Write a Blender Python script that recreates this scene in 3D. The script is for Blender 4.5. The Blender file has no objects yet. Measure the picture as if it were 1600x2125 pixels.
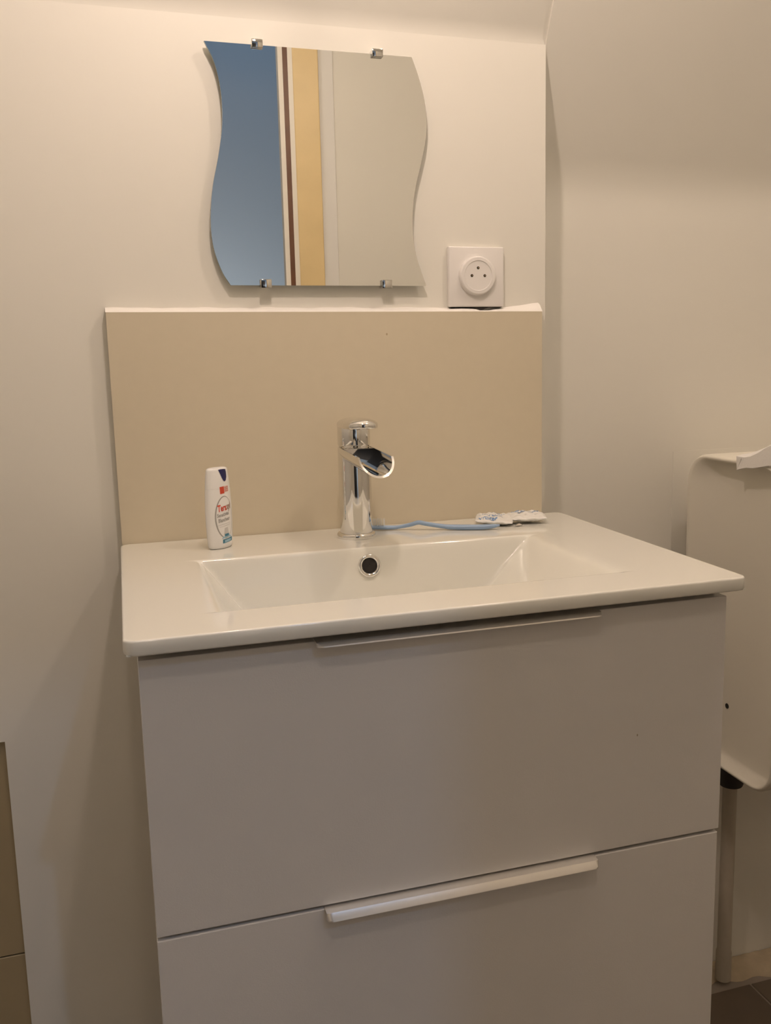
import bpy, bmesh, math, random
from mathutils import Vector, Matrix
random.seed(7)
C = bpy.context.scene.collection
H0 = 0.88                                   # height of the washbasin rim above the floor

# ------------------------------------------------------------------ camera
cam_data = bpy.data.cameras.new('camera'); cam = bpy.data.objects.new('camera', cam_data); C.objects.link(cam)
cam_data.sensor_fit = 'HORIZONTAL'; cam_data.sensor_width = 36.0
cam_data.lens = 1939.319 / 1600 * 36.0
cam_data.shift_x = -67.69 / 1600; cam_data.shift_y = -10.96 / 1600
cam_data.clip_start = 0.01
rt = Vector((0.95265961, -0.30344814, -0.01894434)); up = Vector((0.06668433, 0.14774739, 0.9867745)); fw = Vector((0.29663591, 0.9413235, -0.16098821))
m = Matrix.Identity(4)
for i in range(3):
    m[i][0] = rt[i]; m[i][1] = up[i]; m[i][2] = -fw[i]
m[0][3], m[1][3], m[2][3] = 0.01073, -1.22783, 0.22898 + H0
cam.matrix_world = m
bpy.context.scene.camera = cam

# ------------------------------------------------------------------ world, exposure, lights
sc = bpy.context.scene
w = bpy.data.worlds.new('world'); sc.world = w; w.use_nodes = True
w.node_tree.nodes['Background'].inputs[0].default_value = (0.01, 0.01, 0.01, 1)
w.node_tree.nodes['Background'].inputs[1].default_value = 1.0
sc.view_settings.view_transform = 'Standard'; sc.view_settings.look = 'None'
sc.view_settings.gamma = 1.0; sc.view_settings.use_curve_mapping = False
sc.view_settings.exposure = 0.0
LAMP_POS = (0.18, -0.50, 0.90 + H0)
LAMP_RADIUS = 0.022
LAMP_COLOR = (1.0, 0.80, 0.685)
LAMP_STRENGTH = 425.0
CEIL_A, FILL_RIGHT = 165.0, 290.0        # ceiling lamp, and an added fill lamp for the right wall
HALL_A, HALL_B = 7.5, 9.5

def area_light(name, loc, target, size, power, color):
    d = bpy.data.lights.new(name, 'AREA'); d.shape = 'SQUARE'; d.size = size; d.energy = power; d.color = color
    o = bpy.data.objects.new(name, d); C.objects.link(o); o.location = loc
    o.rotation_euler = (Vector(target) - Vector(loc)).to_track_quat('-Z', 'Y').to_euler()
    return o
area_light('hall_spill', (0.74, -3.0, 2.30 + H0), (0.3, -0.43, 0.55), 0.05, HALL_A, (0.28, 0.56, 1.0))
area_light('hall_wash', (0.2, -2.7, 0.75), (0.6, -3.4, 1.5), 0.5, HALL_B, (0.86, 0.93, 1.0))

# ------------------------------------------------------------------ helpers
def mat(name, color, rough=0.5, metal=0.0, coat=0.0, noise=0.0, nscale=40, bump=0.0, bscale=300, spec=0.5, emit=None, estr=0.0, trans=0.0, spots=None, alpha=1.0):
    mt = bpy.data.materials.new(name); mt.use_nodes = True
    nt = mt.node_tree; b = nt.nodes['Principled BSDF']
    b.inputs['Base Color'].default_value = (*color, 1); b.inputs['Roughness'].default_value = rough
    b.inputs['Metallic'].default_value = metal; b.inputs['Coat Weight'].default_value = coat
    b.inputs['Coat Roughness'].default_value = 0.03
    b.inputs['Specular IOR Level'].default_value = spec
    b.inputs['Transmission Weight'].default_value = trans
    if emit: b.inputs['Emission Color'].default_value = (*emit, 1); b.inputs['Emission Strength'].default_value = estr
    tc = nt.nodes.new('ShaderNodeTexCoord')
    last = None
    if noise > 0:
        n = nt.nodes.new('ShaderNodeTexNoise'); n.inputs['Scale'].default_value = nscale; n.inputs['Detail'].default_value = 4
        nt.links.new(tc.outputs['Object'], n.inputs['Vector'])
        r = nt.nodes.new('ShaderNodeMapRange'); r.inputs['To Min'].default_value = 1 - noise; r.inputs['To Max'].default_value = 1 + noise
        r.inputs['From Min'].default_value = 0.3; r.inputs['From Max'].default_value = 0.7
        nt.links.new(n.outputs['Fac'], r.inputs['Value'])
        mx = nt.nodes.new('ShaderNodeVectorMath'); mx.operation = 'SCALE'; mx.inputs[0].default_value = color
        nt.links.new(r.outputs['Result'], mx.inputs['Scale'])
        nt.links.new(mx.outputs[0], b.inputs['Base Color']); last = mx.outputs[0]
    if spots:                                # small specks and chips at given places
        for (p, rad, col) in spots:
            mp = nt.nodes.new('ShaderNodeMapping'); mp.vector_type = 'POINT'
            mp.inputs['Location'].default_value = (-p[0] / rad[0], -p[1] / rad[1], -p[2] / rad[2])
            mp.inputs['Scale'].default_value = (1 / rad[0], 1 / rad[1], 1 / rad[2])
            nt.links.new(tc.outputs['Object'], mp.inputs['Vector'])
            ln = nt.nodes.new('ShaderNodeVectorMath'); ln.operation = 'LENGTH'; nt.links.new(mp.outputs[0], ln.inputs[0])
            rr = nt.nodes.new('ShaderNodeMapRange'); rr.inputs['From Min'].default_value = 0.6; rr.inputs['From Max'].default_value = 1.1
            rr.inputs['To Min'].default_value = 1; rr.inputs['To Max'].default_value = 0
            nt.links.new(ln.outputs['Value'], rr.inputs['Value'])
            mi = nt.nodes.new('ShaderNodeMix'); mi.data_type = 'RGBA'
            nt.links.new(rr.outputs[0], mi.inputs['Factor'])
            if last: nt.links.new(last, mi.inputs[6])
            else: mi.inputs[6].default_value = (*color, 1)
            mi.inputs[7].default_value = (*col, 1)
            nt.links.new(mi.outputs[2], b.inputs['Base Color']); last = mi.outputs[2]
    if bump > 0:
        n = nt.nodes.new('ShaderNodeTexNoise'); n.inputs['Scale'].default_value = bscale; n.inputs['Detail'].default_value = 3
        nt.links.new(tc.outputs['Object'], n.inputs['Vector'])
        bp = nt.nodes.new('ShaderNodeBump'); bp.inputs['Strength'].default_value = bump; bp.inputs['Distance'].default_value = 0.001
        nt.links.new(n.outputs['Fac'], bp.inputs['Height']); nt.links.new(bp.outputs[0], b.inputs['Normal'])
    return mt

M = {}
M['plaster'] = mat('plaster', (0.80, 0.775, 0.70), 0.55, bump=0.12, bscale=9, noise=0.015, nscale=3)
M['plaster_warm'] = mat('plaster_warm', (0.80, 0.785, 0.75), 0.6)
M['beige_panel'] = mat('beige_panel', (0.66, 0.585, 0.44), 0.42, noise=0.01, nscale=60, spots=[((0.354, -0.015, 0.256 + H0), (0.0014, 0.01, 0.0018), (0.42, 0.33, 0.2))])
M['glare_white'] = mat('glare_white', (0.90, 0.87, 0.82), 0.4)  # white of the strip that imitates reflected light over the splashback
M['ceramic'] = mat('ceramic', (0.81, 0.80, 0.735), 0.10, coat=0.4, spots=[((0.094, -0.378, H0), (0.0007, 0.0012, 0.01), (0.35, 0.3, 0.22))])
M['lacquer'] = mat('lacquer', (0.71, 0.69, 0.665), 0.28, bump=0.10, bscale=700, spots=[((0.4921, -0.4364, -0.1595 + H0), (0.0009, 0.01, 0.0018), (0.22, 0.16, 0.07))])
M['carcass'] = mat('carcass', (0.45, 0.41, 0.36), 0.5)
M['chrome'] = mat('chrome', (0.80, 0.79, 0.77), 0.045, metal=1)
M['satin'] = mat('satin_aluminium', (0.82, 0.79, 0.75), 0.30, metal=0.7)
M['mirror'] = mat('mirror_silver', (0.93, 0.94, 0.92), 0.004, metal=1)
M['mirror_edge'] = mat('mirror_edge', (0.42, 0.46, 0.42), 0.15, spec=0.8)
M['white_plastic'] = mat('white_plastic', (0.83, 0.80, 0.77), 0.22)
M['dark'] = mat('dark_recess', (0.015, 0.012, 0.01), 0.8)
M['brass'] = mat('brass_contact', (0.35, 0.26, 0.14), 0.4, metal=0.6)
M['bottle'] = mat('bottle_plastic', (0.84, 0.83, 0.81), 0.24)
M['navy'] = mat('navy_plastic', (0.018, 0.018, 0.10), 0.3)
M['red'] = mat('red_print', (0.62, 0.07, 0.03), 0.5)
M['redgrey'] = mat('red_grey_print', (0.34, 0.19, 0.13), 0.5)
M['pink'] = mat('pink_print', (0.75, 0.42, 0.36), 0.5)
M['grey'] = mat('grey_print', (0.36, 0.35, 0.33), 0.5)
M['lightgrey'] = mat('light_grey_print', (0.60, 0.585, 0.56), 0.5)
M['teal'] = mat('teal_print', (0.06, 0.22, 0.32), 0.5)
M['paleblue'] = mat('pale_blue_print', (0.34, 0.54, 0.66), 0.5)
M['brush_blue'] = mat('brush_blue', (0.30, 0.42, 0.60), 0.28)
M['bristle'] = mat('bristle', (0.86, 0.86, 0.83), 0.5)
M['packet'] = mat('packet_film', (0.80, 0.79, 0.755), 0.3, bump=0.5, bscale=160)
M['blue_ink'] = mat('blue_ink', (0.13, 0.27, 0.52), 0.5)
M['foil'] = mat('foil', (0.85, 0.83, 0.8), 0.2, metal=1, bump=0.6, bscale=500)
M['enamel'] = mat('cream_enamel', (0.84, 0.80, 0.70), 0.35)
M['rubber'] = mat('black_rubber', (0.02, 0.016, 0.015), 0.6)
M['pipe'] = mat('pipe_pvc', (0.48, 0.43, 0.35), 0.5, noise=0.06, nscale=30)
M['paper'] = mat('paper', (0.84, 0.82, 0.79), 0.8, bump=0.2, bscale=400)
M['mortar'] = mat('mortar', (0.52, 0.43, 0.30), 0.9, noise=0.15, nscale=25, bump=0.8, bscale=60)
M['floor_tile'] = mat('floor_tile', (0.15, 0.115, 0.085), 0.45, noise=0.12, nscale=8)
M['grout'] = mat('grout', (0.36, 0.31, 0.26), 0.8)
M['dark_panel'] = mat('dark_panel', (0.03, 0.025, 0.022), 0.4)
M['wall_tile'] = mat('wall_tile', (0.40, 0.32, 0.19), 0.3, noise=0.02, nscale=5)
M['wall_grout'] = mat('wall_grout', (0.70, 0.62, 0.45), 0.8)
M['blue_paint'] = mat('blue_paint', (0.43, 0.455, 0.48), 0.6)
M['brown_wood'] = mat('brown_wood', (0.14, 0.055, 0.022), 0.4, noise=0.15, nscale=20)
M['yellow_wood'] = mat('yellow_wood', (0.78, 0.60, 0.31), 0.4, noise=0.03, nscale=12)
M['cream_paint'] = mat('cream_paint', (0.84, 0.80, 0.72), 0.4)
M['cable'] = mat('cable', (0.75, 0.73, 0.7), 0.5)
M['bulb'] = mat('bulb_glow', (1, 1, 1), 0.5, emit=LAMP_COLOR, estr=LAMP_STRENGTH)

def obj(name, bm, material, parent=None, smooth=False, angle=None):
    me = bpy.data.meshes.new(name)
    if isinstance(bm, bmesh.types.BMesh):
        bmesh.ops.recalc_face_normals(bm, faces=bm.faces[:])
        bm.to_mesh(me); bm.free()
    else:
        me.from_pydata(bm[0], [], bm[1]); me.update()
    for mm in (material if isinstance(material, (list, tuple)) else [material]): me.materials.append(mm)
    if smooth:
        me.shade_smooth()
        if angle: me.set_sharp_from_angle(angle=math.radians(angle))
    o = bpy.data.objects.new(name, me); C.objects.link(o)
    if parent:
        o.parent = parent; o.location = -parent_world(parent)
    return o
def parent_world(p):
    v = Vector(p.location)
    while p.parent: p = p.parent; v += Vector(p.location)
    return v
def tag(o, label=None, cat=None, group=None, kind=None):
    if label: o['label'] = label
    if cat: o['category'] = cat
    if group: o['group'] = group
    if kind: o['kind'] = kind
    return o
def thing(name, loc, label, cat, group=None):
    o = bpy.data.objects.new(name, None); o.empty_display_size = 0.02; C.objects.link(o); o.location = loc
    return tag(o, label, cat, group)
def box(lo, hi, bev=0.0, seg=2, bm=None):
    bm = bm or bmesh.new()
    v = [bm.verts.new((x, y, z)) for x in (lo[0], hi[0]) for y in (lo[1], hi[1]) for z in (lo[2], hi[2])]
    fs = [bm.faces.new([v[i] for i in f]) for f in ((0,1,3,2),(4,6,7,5),(0,4,5,1),(2,3,7,6),(0,2,6,4),(1,5,7,3))]
    bmesh.ops.recalc_face_normals(bm, faces=fs)
    if bev:
        es = list({e for f in fs for e in f.edges})
        bmesh.ops.bevel(bm, geom=es, offset=bev, segments=seg, profile=0.5, affect='EDGES')
    return bm
def lathe(profile, cx, cy, n=48, bm=None, axis='Z', cz=0.0, sx=1.0, sy=1.0):
    """profile: (r, h) pairs, revolved about the vertical (Z) or about the wall normal (Y, h measured towards -Y)."""
    bm = bm or bmesh.new(); rings = []
    for r, h in profile:
        ring = []
        for i in range(n):
            a = 2 * math.pi * i / n
            if axis == 'Z': p = (cx + r * sx * math.cos(a), cy + r * sy * math.sin(a), h)
            else: p = (cx + r * math.cos(a), -h, cz + r * math.sin(a))
            ring.append(bm.verts.new(p))
        rings.append(ring)
    for a, b in zip(rings, rings[1:]):
        for i in range(n): bm.faces.new((a[i], a[(i+1) % n], b[(i+1) % n], b[i]))
    bm.faces.new(rings[0][::-1]); bm.faces.new(rings[-1])
    return bm
def prism_x(profile, x0, x1, bm=None):
    """extrude a closed (y, z) outline along X"""
    bm = bm or bmesh.new()
    a = [bm.verts.new((x0, y, z)) for y, z in profile]; b = [bm.verts.new((x1, y, z)) for y, z in profile]
    n = len(profile)
    for i in range(n): bm.faces.new((a[i], a[(i+1) % n], b[(i+1) % n], b[i]))
    bm.faces.new(a); bm.faces.new(b[::-1])
    return bm

# ------------------------------------------------------------------ the room
XL, XR, YF, ZT = -1.05, 1.65, -1.90, 1.42 + H0
ZH = 3.7
SL = 0.08 / 0.1575                             # lean of the upper wall
def slope_y(z): return 0.08 - (z - (0.4885 + H0)) * SL
tag(obj('wall_back', box((-0.1565, 0, 0), (0.591, 0.3, 0.646 + H0)), M['plaster']), kind='structure')
wb = bpy.data.objects['wall_back']
# plasterboard left of the splashback, down to the tiled strip
bm = box((XL, 0, -0.245 + H0), (-0.1565, 0.3, 0.646 + H0))
obj('plasterboard', bm, M['plaster'], wb)
# recessed wall right of the boxed-out part, bending into the leaning upper wall
prof = [(0.08, 0), (0.08, 0.440), (0.0792, 0.458), (0.0765, 0.474), (0.072, 0.489), (0.065, 0.507)]
prof = [(y, (z + H0) if z else 0) for y, z in prof]
prof = prof + [(slope_y(ZT), ZT), (0.3, ZT), (0.3, 0)]
o = obj('wall_back_recessed', prism_x(prof, 0.591, XR), M['plaster'], smooth=True, angle=40); tag(o, kind='structure'); o.name = 'wall_back.001'
zz = 0.646 + H0
prof = [(0.0, zz - 0.008), (slope_y(zz + 0.002), zz + 0.002), (slope_y(zz + 0.012), zz + 0.012), (slope_y(ZT), ZT), (0.3, ZT), (0.3, zz - 0.008)]
o = obj('upper_wall', prism_x(prof, XL, 0.591), M['plaster'], smooth=True, angle=40); o.name = 'wall_back.002'; tag(o, kind='structure')
# thin raised plaster patch behind the cistern
pp = obj('plaster_patch', box((0.856, 0.0794, -0.40 + H0), (1.5, 0.085, 0.0665 + H0)), M['plaster'], bpy.data.objects['wall_back.001'])
# tiled strip at lower left
tl = obj('wall_tiling', box((XL, 0.016, 0), (-0.1565, 0.3, -0.245 + H0)), M['wall_grout']); tl.name = 'wall_back.003'; tag(tl, kind='structure')
tm = None
zj = -0.544 + H0
for r in range(3):
    for c in range(3):
        x1 = -0.15655 - c * 0.302; x0 = max(x1 - 0.300, XL + 0.001)
        z0, z1 = ((0.001, zj - 0.303), (zj - 0.301, zj - 0.001), (zj + 0.001, zj + 0.2985))[r]
        obj('wall_tile', box((x0, 0.008, z0), (x1, 0.0165, z1), 0.0008, 1), M['wall_tile'], tl)
# side walls, front wall with doorway, ceiling
tag(obj('wall_left', box((XL - 0.1, YF, 0), (XL, 0.3, ZT)), M['plaster']), kind='structure')
tag(obj('wall_right', box((XR, YF, 0), (XR + 0.1, 0.3, ZT)), M['plaster']), kind='structure')
DX0, DX1, DZ = -0.32, 0.552, 2.9
bm = box((XL - 0.1, YF - 0.03, 0), (DX0, YF, ZT)); box((DX1 + 0.16, YF - 0.03, 0), (XR + 0.1, YF, ZT), bm=bm); box((XL - 0.1, YF - 0.03, ZT + 0.1), (XR + 0.1, YF, ZH), bm=bm)
tag(obj('wall_front', bm, M['plaster']), kind='structure')
tag(obj('ceiling', box((XL - 0.1, YF - 0.03, ZT), (XR + 0.1, 0.3, ZT + 0.1)), M['plaster']), kind='structure')
dr = obj('door_1', box((DX1, YF - 0.02, 0), (DX1 + 0.015, YF + 0.012, ZT)), M['cream_paint']); tag(dr, kind='structure')
obj('door_seal', box((DX1 + 0.015, YF - 0.02, 0), (DX1 + 0.031, YF + 0.010, ZT)), M['brown_wood'], dr)
obj('door_stop', box((DX1 + 0.031, YF - 0.02, 0), (DX1 + 0.046, YF + 0.012, ZT)), M['cream_paint'], dr)
obj('door_frame', box((DX1 + 0.046, YF - 0.02, 0), (DX1 + 0.128, YF + 0.016, ZT), 0.003, 2), M['yellow_wood'], dr)
obj('door_casing', box((DX1 + 0.128, YF - 0.02, 0), (DX1 + 0.178, YF + 0.004, ZT), 0.002, 2), M['plaster_warm'], dr)
# hall beyond the doorway
HB = YF - 1.5
tag(obj('wall_hall', box((-1.6, HB - 0.1, 0), (2.0, HB, ZH)), M['blue_paint']), kind='structure')
bm = box((-1.7, HB, 0), (-1.6, YF, ZH)); box((2.0, HB, 0), (2.1, YF, ZH), bm=bm)
o = obj('wall_hall_side', bm, M['plaster']); tag(o, kind='structure')
o = obj('ceiling', box((-1.7, HB - 0.1, ZH), (2.1, YF, ZH + 0.1)), M['plaster']); tag(o, kind='structure')
tag(obj('reflection_card', box((-1.6, HB, 0), (0.36, HB + 0.04, 2.3)), M['dark_panel']), kind='structure')  # added unseen dark board, gives the chrome faucet its dark reflections
# floor: grout bed with separate tiles
fl = obj('floor', box((-1.7, HB - 0.1, -0.06), (2.1, 0.3, -0.002)), M['grout']); tag(fl, kind='structure')
tile_mesh = None
T = 0.300; gx, gy = 1.004, 0.024
for i in range(-9, 5):
    for j in range(0, 12):
        x0 = gx + i * (T + 0.004) + 0.002; y1 = gy - j * (T + 0.004)
        if x0 < -1.7 or x0 + T > 2.12 or y1 - T < HB - 0.05: continue
        if tile_mesh is None:
            o = obj('floor_tile', box((0, -T, -0.0025), (T, 0, 0.0), 0.0008, 1), M['floor_tile'], fl); tile_mesh = o.data
        else:
            o = bpy.data.objects.new('floor_tile', tile_mesh); C.objects.link(o); o.parent = fl
        o.location = (x0, y1, 0)
# rough mortar left along the foot of the recessed wall
bm = bmesh.new(); nx = 90; ny = 9; rows = []
for i in range(nx + 1):
    x = 0.60 + i * (XR - 0.60) / nx; row = []
    wob = 0.008 * math.sin(x * 31) + 0.006 * math.sin(x * 83 + 1) 
    for j in range(ny + 1):
        t = j / ny
        y = 0.079 - t * (0.042 + wob)
        z = 0.001 + 0.014 * (1 - t) ** 0.7 + 0.0035 * random.random() * math.sin(math.pi * min(1, t + 0.15))
        if j == ny: z = -0.0015
        row.append(bm.verts.new((x, y, z)))
    rows.append(row)
for a, b in zip(rows, rows[1:]):
    for j in range(ny): bm.faces.new((a[j], b[j], b[j+1], a[j+1]))
obj('mortar_fillet', bm, M['mortar'], fl, smooth=True)

# ------------------------------------------------------------------ vanity cabinet
cab = thing('vanity_cabinet', (0.30, -0.22, 0.24), 'white two drawer bathroom vanity cabinet under the washbasin', 'cabinet')
D0, D1, YD = 0.0102, 0.5938, -0.431
zb = -0.600 + H0
bm = box((D0 + 0.002, YD + 0.019, zb), (D0 + 0.018, -0.002, -0.0152 + H0))
box((D1 - 0.018, YD + 0.019, zb), (D1 - 0.002, -0.002, -0.0152 + H0), bm=bm)
box((D0 + 0.018, YD + 0.03, zb), (D1 - 0.018, -0.002, zb + 0.016), bm=bm)
box((D0 + 0.018, -0.02, zb + 0.016), (D1 - 0.018, -0.002, -0.0152 + H0), bm=bm)
box((D0 + 0.018, YD + 0.022, -0.06 + H0), (D1 - 0.018, YD + 0.040, -0.0152 + H0), bm=bm)
box((D0 + 0.018, YD + 0.022, -0.30 + H0), (D1 - 0.018, YD + 0.040, -0.26 + H0), bm=bm)
obj('carcass', bm, M['carcass'], cab)
def drawer(z0, z1, drop, dx=0.0):
    d = obj('drawer', box((D0, YD, z0 + H0), (D1 - dx, YD + 0.018, z1 + H0), 0.0009, 2), M['lacquer'], cab)
    # folded metal pull on the top edge: flat tongue, front lip, rounded corners
    x0, x1 = 0.1622, 0.4440
    bm = bmesh.new(); R = 0.006
    P_ = 0.0145
    prof = [(YD + 0.012, 0.0014), (YD - P_ * 0.5, 0.0014), (YD - P_ * 0.70, 0.0011), (YD - P_ + 0.0004, -drop + 0.0012), (YD - P_, -drop),
            (YD - P_ + 0.0012, -drop - 0.0004), (YD - P_ * 0.70 + 0.001, -0.0006), (YD - P_ * 0.5 + 0.0006, -0.0002), (YD - 0.0004, -0.0002), (YD - 0.0004, 0.0002), (YD + 0.012, 0.0002)]
    n = len(prof); cols = []
    xs = [x0 + R * (1 - math.cos(t * math.pi / 12)) for t in range(0, 7)] + [x0 + (x1 - x0) * k / 12 for k in range(1, 12)] + [x1 - R * (1 - math.cos(t * math.pi / 12)) for t in range(6, -1, -1)]
    for x in xs:
        e = min(x - x0, x1 - x); cut = 0.0
        if e < R: cut = R - math.sqrt(max(0, R * R - (R - e) ** 2))
        cols.append([bm.verts.new((x, max(y, YD - P_ + cut) if y < YD - 0.001 else y, z1 + H0 + z)) for y, z in prof])
    for a, b in zip(cols, cols[1:]):
        for i in range(n): bm.faces.new((a[i], a[(i+1) % n], b[(i+1) % n], b[i]))
    bm.faces.new(cols[0]); bm.faces.new(cols[-1][::-1])
    h = obj('handle', bm, M['satin'], d, smooth=True, angle=30); h['label'] = 'brushed metal edge pull'
    return d
drawer(-0.2800, -0.0228, 0.0022)
drawer(-0.590, -0.2835, 0.0058, 0.0016)

# ------------------------------------------------------------------ washbasin
bt = thing('washbasin', (0.3035, -0.23, H0), 'white ceramic rectangular washbasin top on the vanity cabinet', 'washbasin')
BX0, BX1, BY0, BY1, TH = -0.0005, 0.6070, -0.4484, -0.0158, 0.0140
def smin(a, b, k):
    h = max(0.0, min(1.0, 0.5 + 0.5 * (b - a) / k)); return b * (1 - h) + a * h - k * h * (1 - h)
def bowl(x, y):
    dl = (x - 0.086 - 0.010 * (y + 0.15) * 0) / 0.73
    dr = (0.494 - x) / 1.0
    yb = -0.1515 - 0.0065 * (x - 0.089) / 0.401
    db = (yb - y) / 0.20
    df = (y + 0.379) / 0.22
    k = 0.006
    d = smin(smin(dl, dr, k), smin(db, df, k), k)
    d = smin(d, 0.098 + 0.01 * (1 - abs(x - 0.29) / 0.2), 0.02)
    # round over the rim: soft positive part
    r = 0.006
    return max(0.0, 0.5 * (d + math.sqrt(d * d + r * r)) - 0.0004)
def plan(x, y, r=0.011):
    cx, cy = (BX0 + BX1) / 2, (BY0 + BY1) / 2; hx, hy = (BX1 - BX0) / 2, (BY1 - BY0) / 2
    dx, dy = x - cx, y - cy; ax, ay = abs(dx) - (hx - r), abs(dy) - (hy - r)
    if ax > 0 and ay > 0:
        p = Vector((ax / r, ay / r)); mm = max(p); L = p.length
        if L > 1e-9: p = p * (mm / L)
        ax, ay = p[0] * r, p[1] * r
        dx = math.copysign(hx - r + ax, dx); dy = math.copysign(hy - r + ay, dy)
    return cx + dx, cy + dy
def axis_coords(a, b, step, fine):
    s = set()
    n = int((b - a) / step)
    for i in range(n + 1): s.add(round(a + (b - a) * i / n, 6))
    for c, wd in fine:
        for i in range(-6, 7): 
            v = c + wd * i / 6
            if a < v < b: s.add(round(v, 6))
    for e in (0.0003, 0.0007, 0.0012, 0.0020, 0.0035, 0.0045, 0.006, 0.008, 0.011): s.add(round(a + e, 6)); s.add(round(b - e, 6))
    return sorted(s)
xs = axis_coords(BX0, BX1, 0.0032, [(0.086, 0.006), (0.494, 0.006)])
ys = axis_coords(BY0, BY1, 0.0032, [(-0.154, 0.008), (-0.379, 0.006)])
RE = 0.0020
verts = []; faces = []
def top_z(x, y):
    e = min(x - BX0, BX1 - x, y - BY0, BY1 - y)
    z = -bowl(x, y) if e > 0.03 else 0.0
    if e < RE: z -= RE - math.sqrt(max(0, RE * RE - (RE - e) ** 2))
    return z
for x in xs:
    for y in ys:
        px_, py_ = plan(x, y); verts.append((px_, py_, top_z(x, y) + H0))
ny = len(ys); nx = len(xs)
for i in range(nx - 1):
    for j in range(ny - 1):
        a = i * ny + j; faces.append((a, a + ny, a + ny + 1, a + 1))
ring = [i * ny for i in range(nx)] + [(nx - 1) * ny + j for j in range(1, ny)] + [i * ny + ny - 1 for i in range(nx - 2, -1, -1)] + [j for j in range(ny - 2, 0, -1)]
prev = ring
cxm, cym = (BX0 + BX1) / 2, (BY0 + BY1) / 2
for ins, zz_ in ((0.0, -TH + 0.002), (0.0006, -TH + 0.0006), (0.002, -TH)):
    new = []
    for k in ring:
        x, y, z = verts[k]
        dx, dy = x - cxm, y - cym
        verts.append((x - ins * math.copysign(1, dx), y - ins * math.copysign(1, dy), H0 + zz_)); new.append(len(verts) - 1)
    for i in range(len(ring)):
        j = (i + 1) % len(ring); faces.append((prev[j], prev[i], new[i], new[j]))
    prev = new
me_basin = (verts, faces)
o = obj('basin', me_basin, M['ceramic'], bt, smooth=True)
# underside of the rim and of the bowl
bm = box((BX0 + 0.0022, BY0 + 0.0022, -TH + H0 + 0.0002), (0.075, BY1 - 0.002, -TH + H0 + 0.0012))
box((0.51, BY0 + 0.0022, -TH + H0 + 0.0002), (BX1 - 0.0022, BY1 - 0.002, -TH + H0 + 0.0012), bm=bm)
box((0.075, BY0 + 0.0022, -TH + H0 + 0.0002), (0.51, -0.385, -TH + H0 + 0.0012), bm=bm)
box((0.075, -0.13, -TH + H0 + 0.0002), (0.51, BY1 - 0.002, -TH + H0 + 0.0012), bm=bm)
obj('rim_underside', bm, M['ceramic'], bt)
# overflow ring set into the steep back of the bowl
ovx, ovz = 0.2845, -0.0215
ovy = -0.1515 - 0.0065 * (ovx - 0.089) / 0.401 - 0.20 * (-ovz) - 0.0006
nrm = Vector((0, -1, 0.20)).normalized()
def disc_rings(profile, c, n_, seg=40):
    u = Vector((1, 0, 0)); v = n_.cross(u).normalized(); bm = bmesh.new(); rs = []
    for r, h in profile:
        rs.append([bm.verts.new(Vector(c) + n_ * h + (u * math.cos(2*math.pi*i/seg) + v * math.sin(2*math.pi*i/seg)) * r) for i in range(seg)])
    for a, b in zip(rs, rs[1:]):
        for i in range(seg): bm.faces.new((a[i], a[(i+1) % seg], b[(i+1) % seg], b[i]))
    return bm, rs
bm, rs = disc_rings([(0.0141, -0.001), (0.0141, 0.0010), (0.0134, 0.0022), (0.0122, 0.0028), (0.0105, 0.0024), (0.0094, 0.0012), (0.0088, 0.0002), (0.0088, -0.0002)], (ovx, ovy, ovz + H0), nrm)
ring_o = obj('overflow_ring', bm, M['chrome'], bt, smooth=True); ring_o['label'] = 'chrome overflow ring'
bm, rs = disc_rings([(0.0090, 0.0009), (0.0001, 0.0009)], (ovx, ovy, ovz + H0), nrm)
obj('overflow_hole', bm, M['dark'], bt)
# drain at the bottom of the bowl
zd = -bowl(0.285, -0.265) + H0
obj('drain', lathe([(0.030, zd + 0.0005), (0.030, zd + 0.002), (0.026, zd + 0.003), (0.012, zd + 0.0015), (0.002, zd + 0.0015)], 0.285, -0.265, 40), M['chrome'], bt, smooth=True, angle=50)

# ------------------------------------------------------------------ splashback
sp = thing('splashback', (0.29, -0.0075, -0.0 + H0), 'flat beige splashback panel between the washbasin and the mirror', 'splashback')
v = []
for (y) in (-0.015, -0.0005):
    v += [(0.0016, y, -0.010 + H0), (0.5794, y, -0.010 + H0), (0.5794, y, 0.2847 + H0), (0.0016, y, 0.2862 + H0)]
obj('panel', (v, [(0,1,2,3), (7,6,5,4), (0,4,5,1), (1,5,6,2), (2,6,7,3), (3,7,4,0)]), M['beige_panel'], sp)
bm = bmesh.new(); cols = []  # solid strip in place of the light thrown onto the wall here
for i in range(61):
    t = i / 60; x = 0.0010 + t * 0.5790
    zt = 0.2862 - 0.0015 * t
    h = 0.0050 + 0.0004 * math.sin(t * 40) + 0.0003 * math.sin(t * 97)
    if t > 0.915: h += 0.0055 * (t - 0.915) / 0.085 + 0.0005
    if 0.832 < t < 0.885: h = max(0.0012, h - 0.0042 * math.sin(math.pi * (t - 0.832) / 0.053))
    cols.append([bm.verts.new((x, -0.0146, zt + 0.0001 + H0)), bm.verts.new((x, -0.0135, zt + 0.0016 + H0)), bm.verts.new((x, -0.006, zt + h * 0.85 + H0)), bm.verts.new((x, -0.0003, zt + h + 0.0012 + H0)), bm.verts.new((x, -0.0003, zt + 0.0001 + H0))])
for a, b in zip(cols, cols[1:]):
    for i in range(5): bm.faces.new((a[i], a[(i+1) % 5], b[(i+1) % 5], b[i]))
bm.faces.new(cols[0]); bm.faces.new(cols[-1][::-1])
o = obj('glare_strip', bm, M['glare_white'], sp, smooth=True, angle=50); o['label'] = 'bright white strip standing in for light reflected above the top edge'

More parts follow.
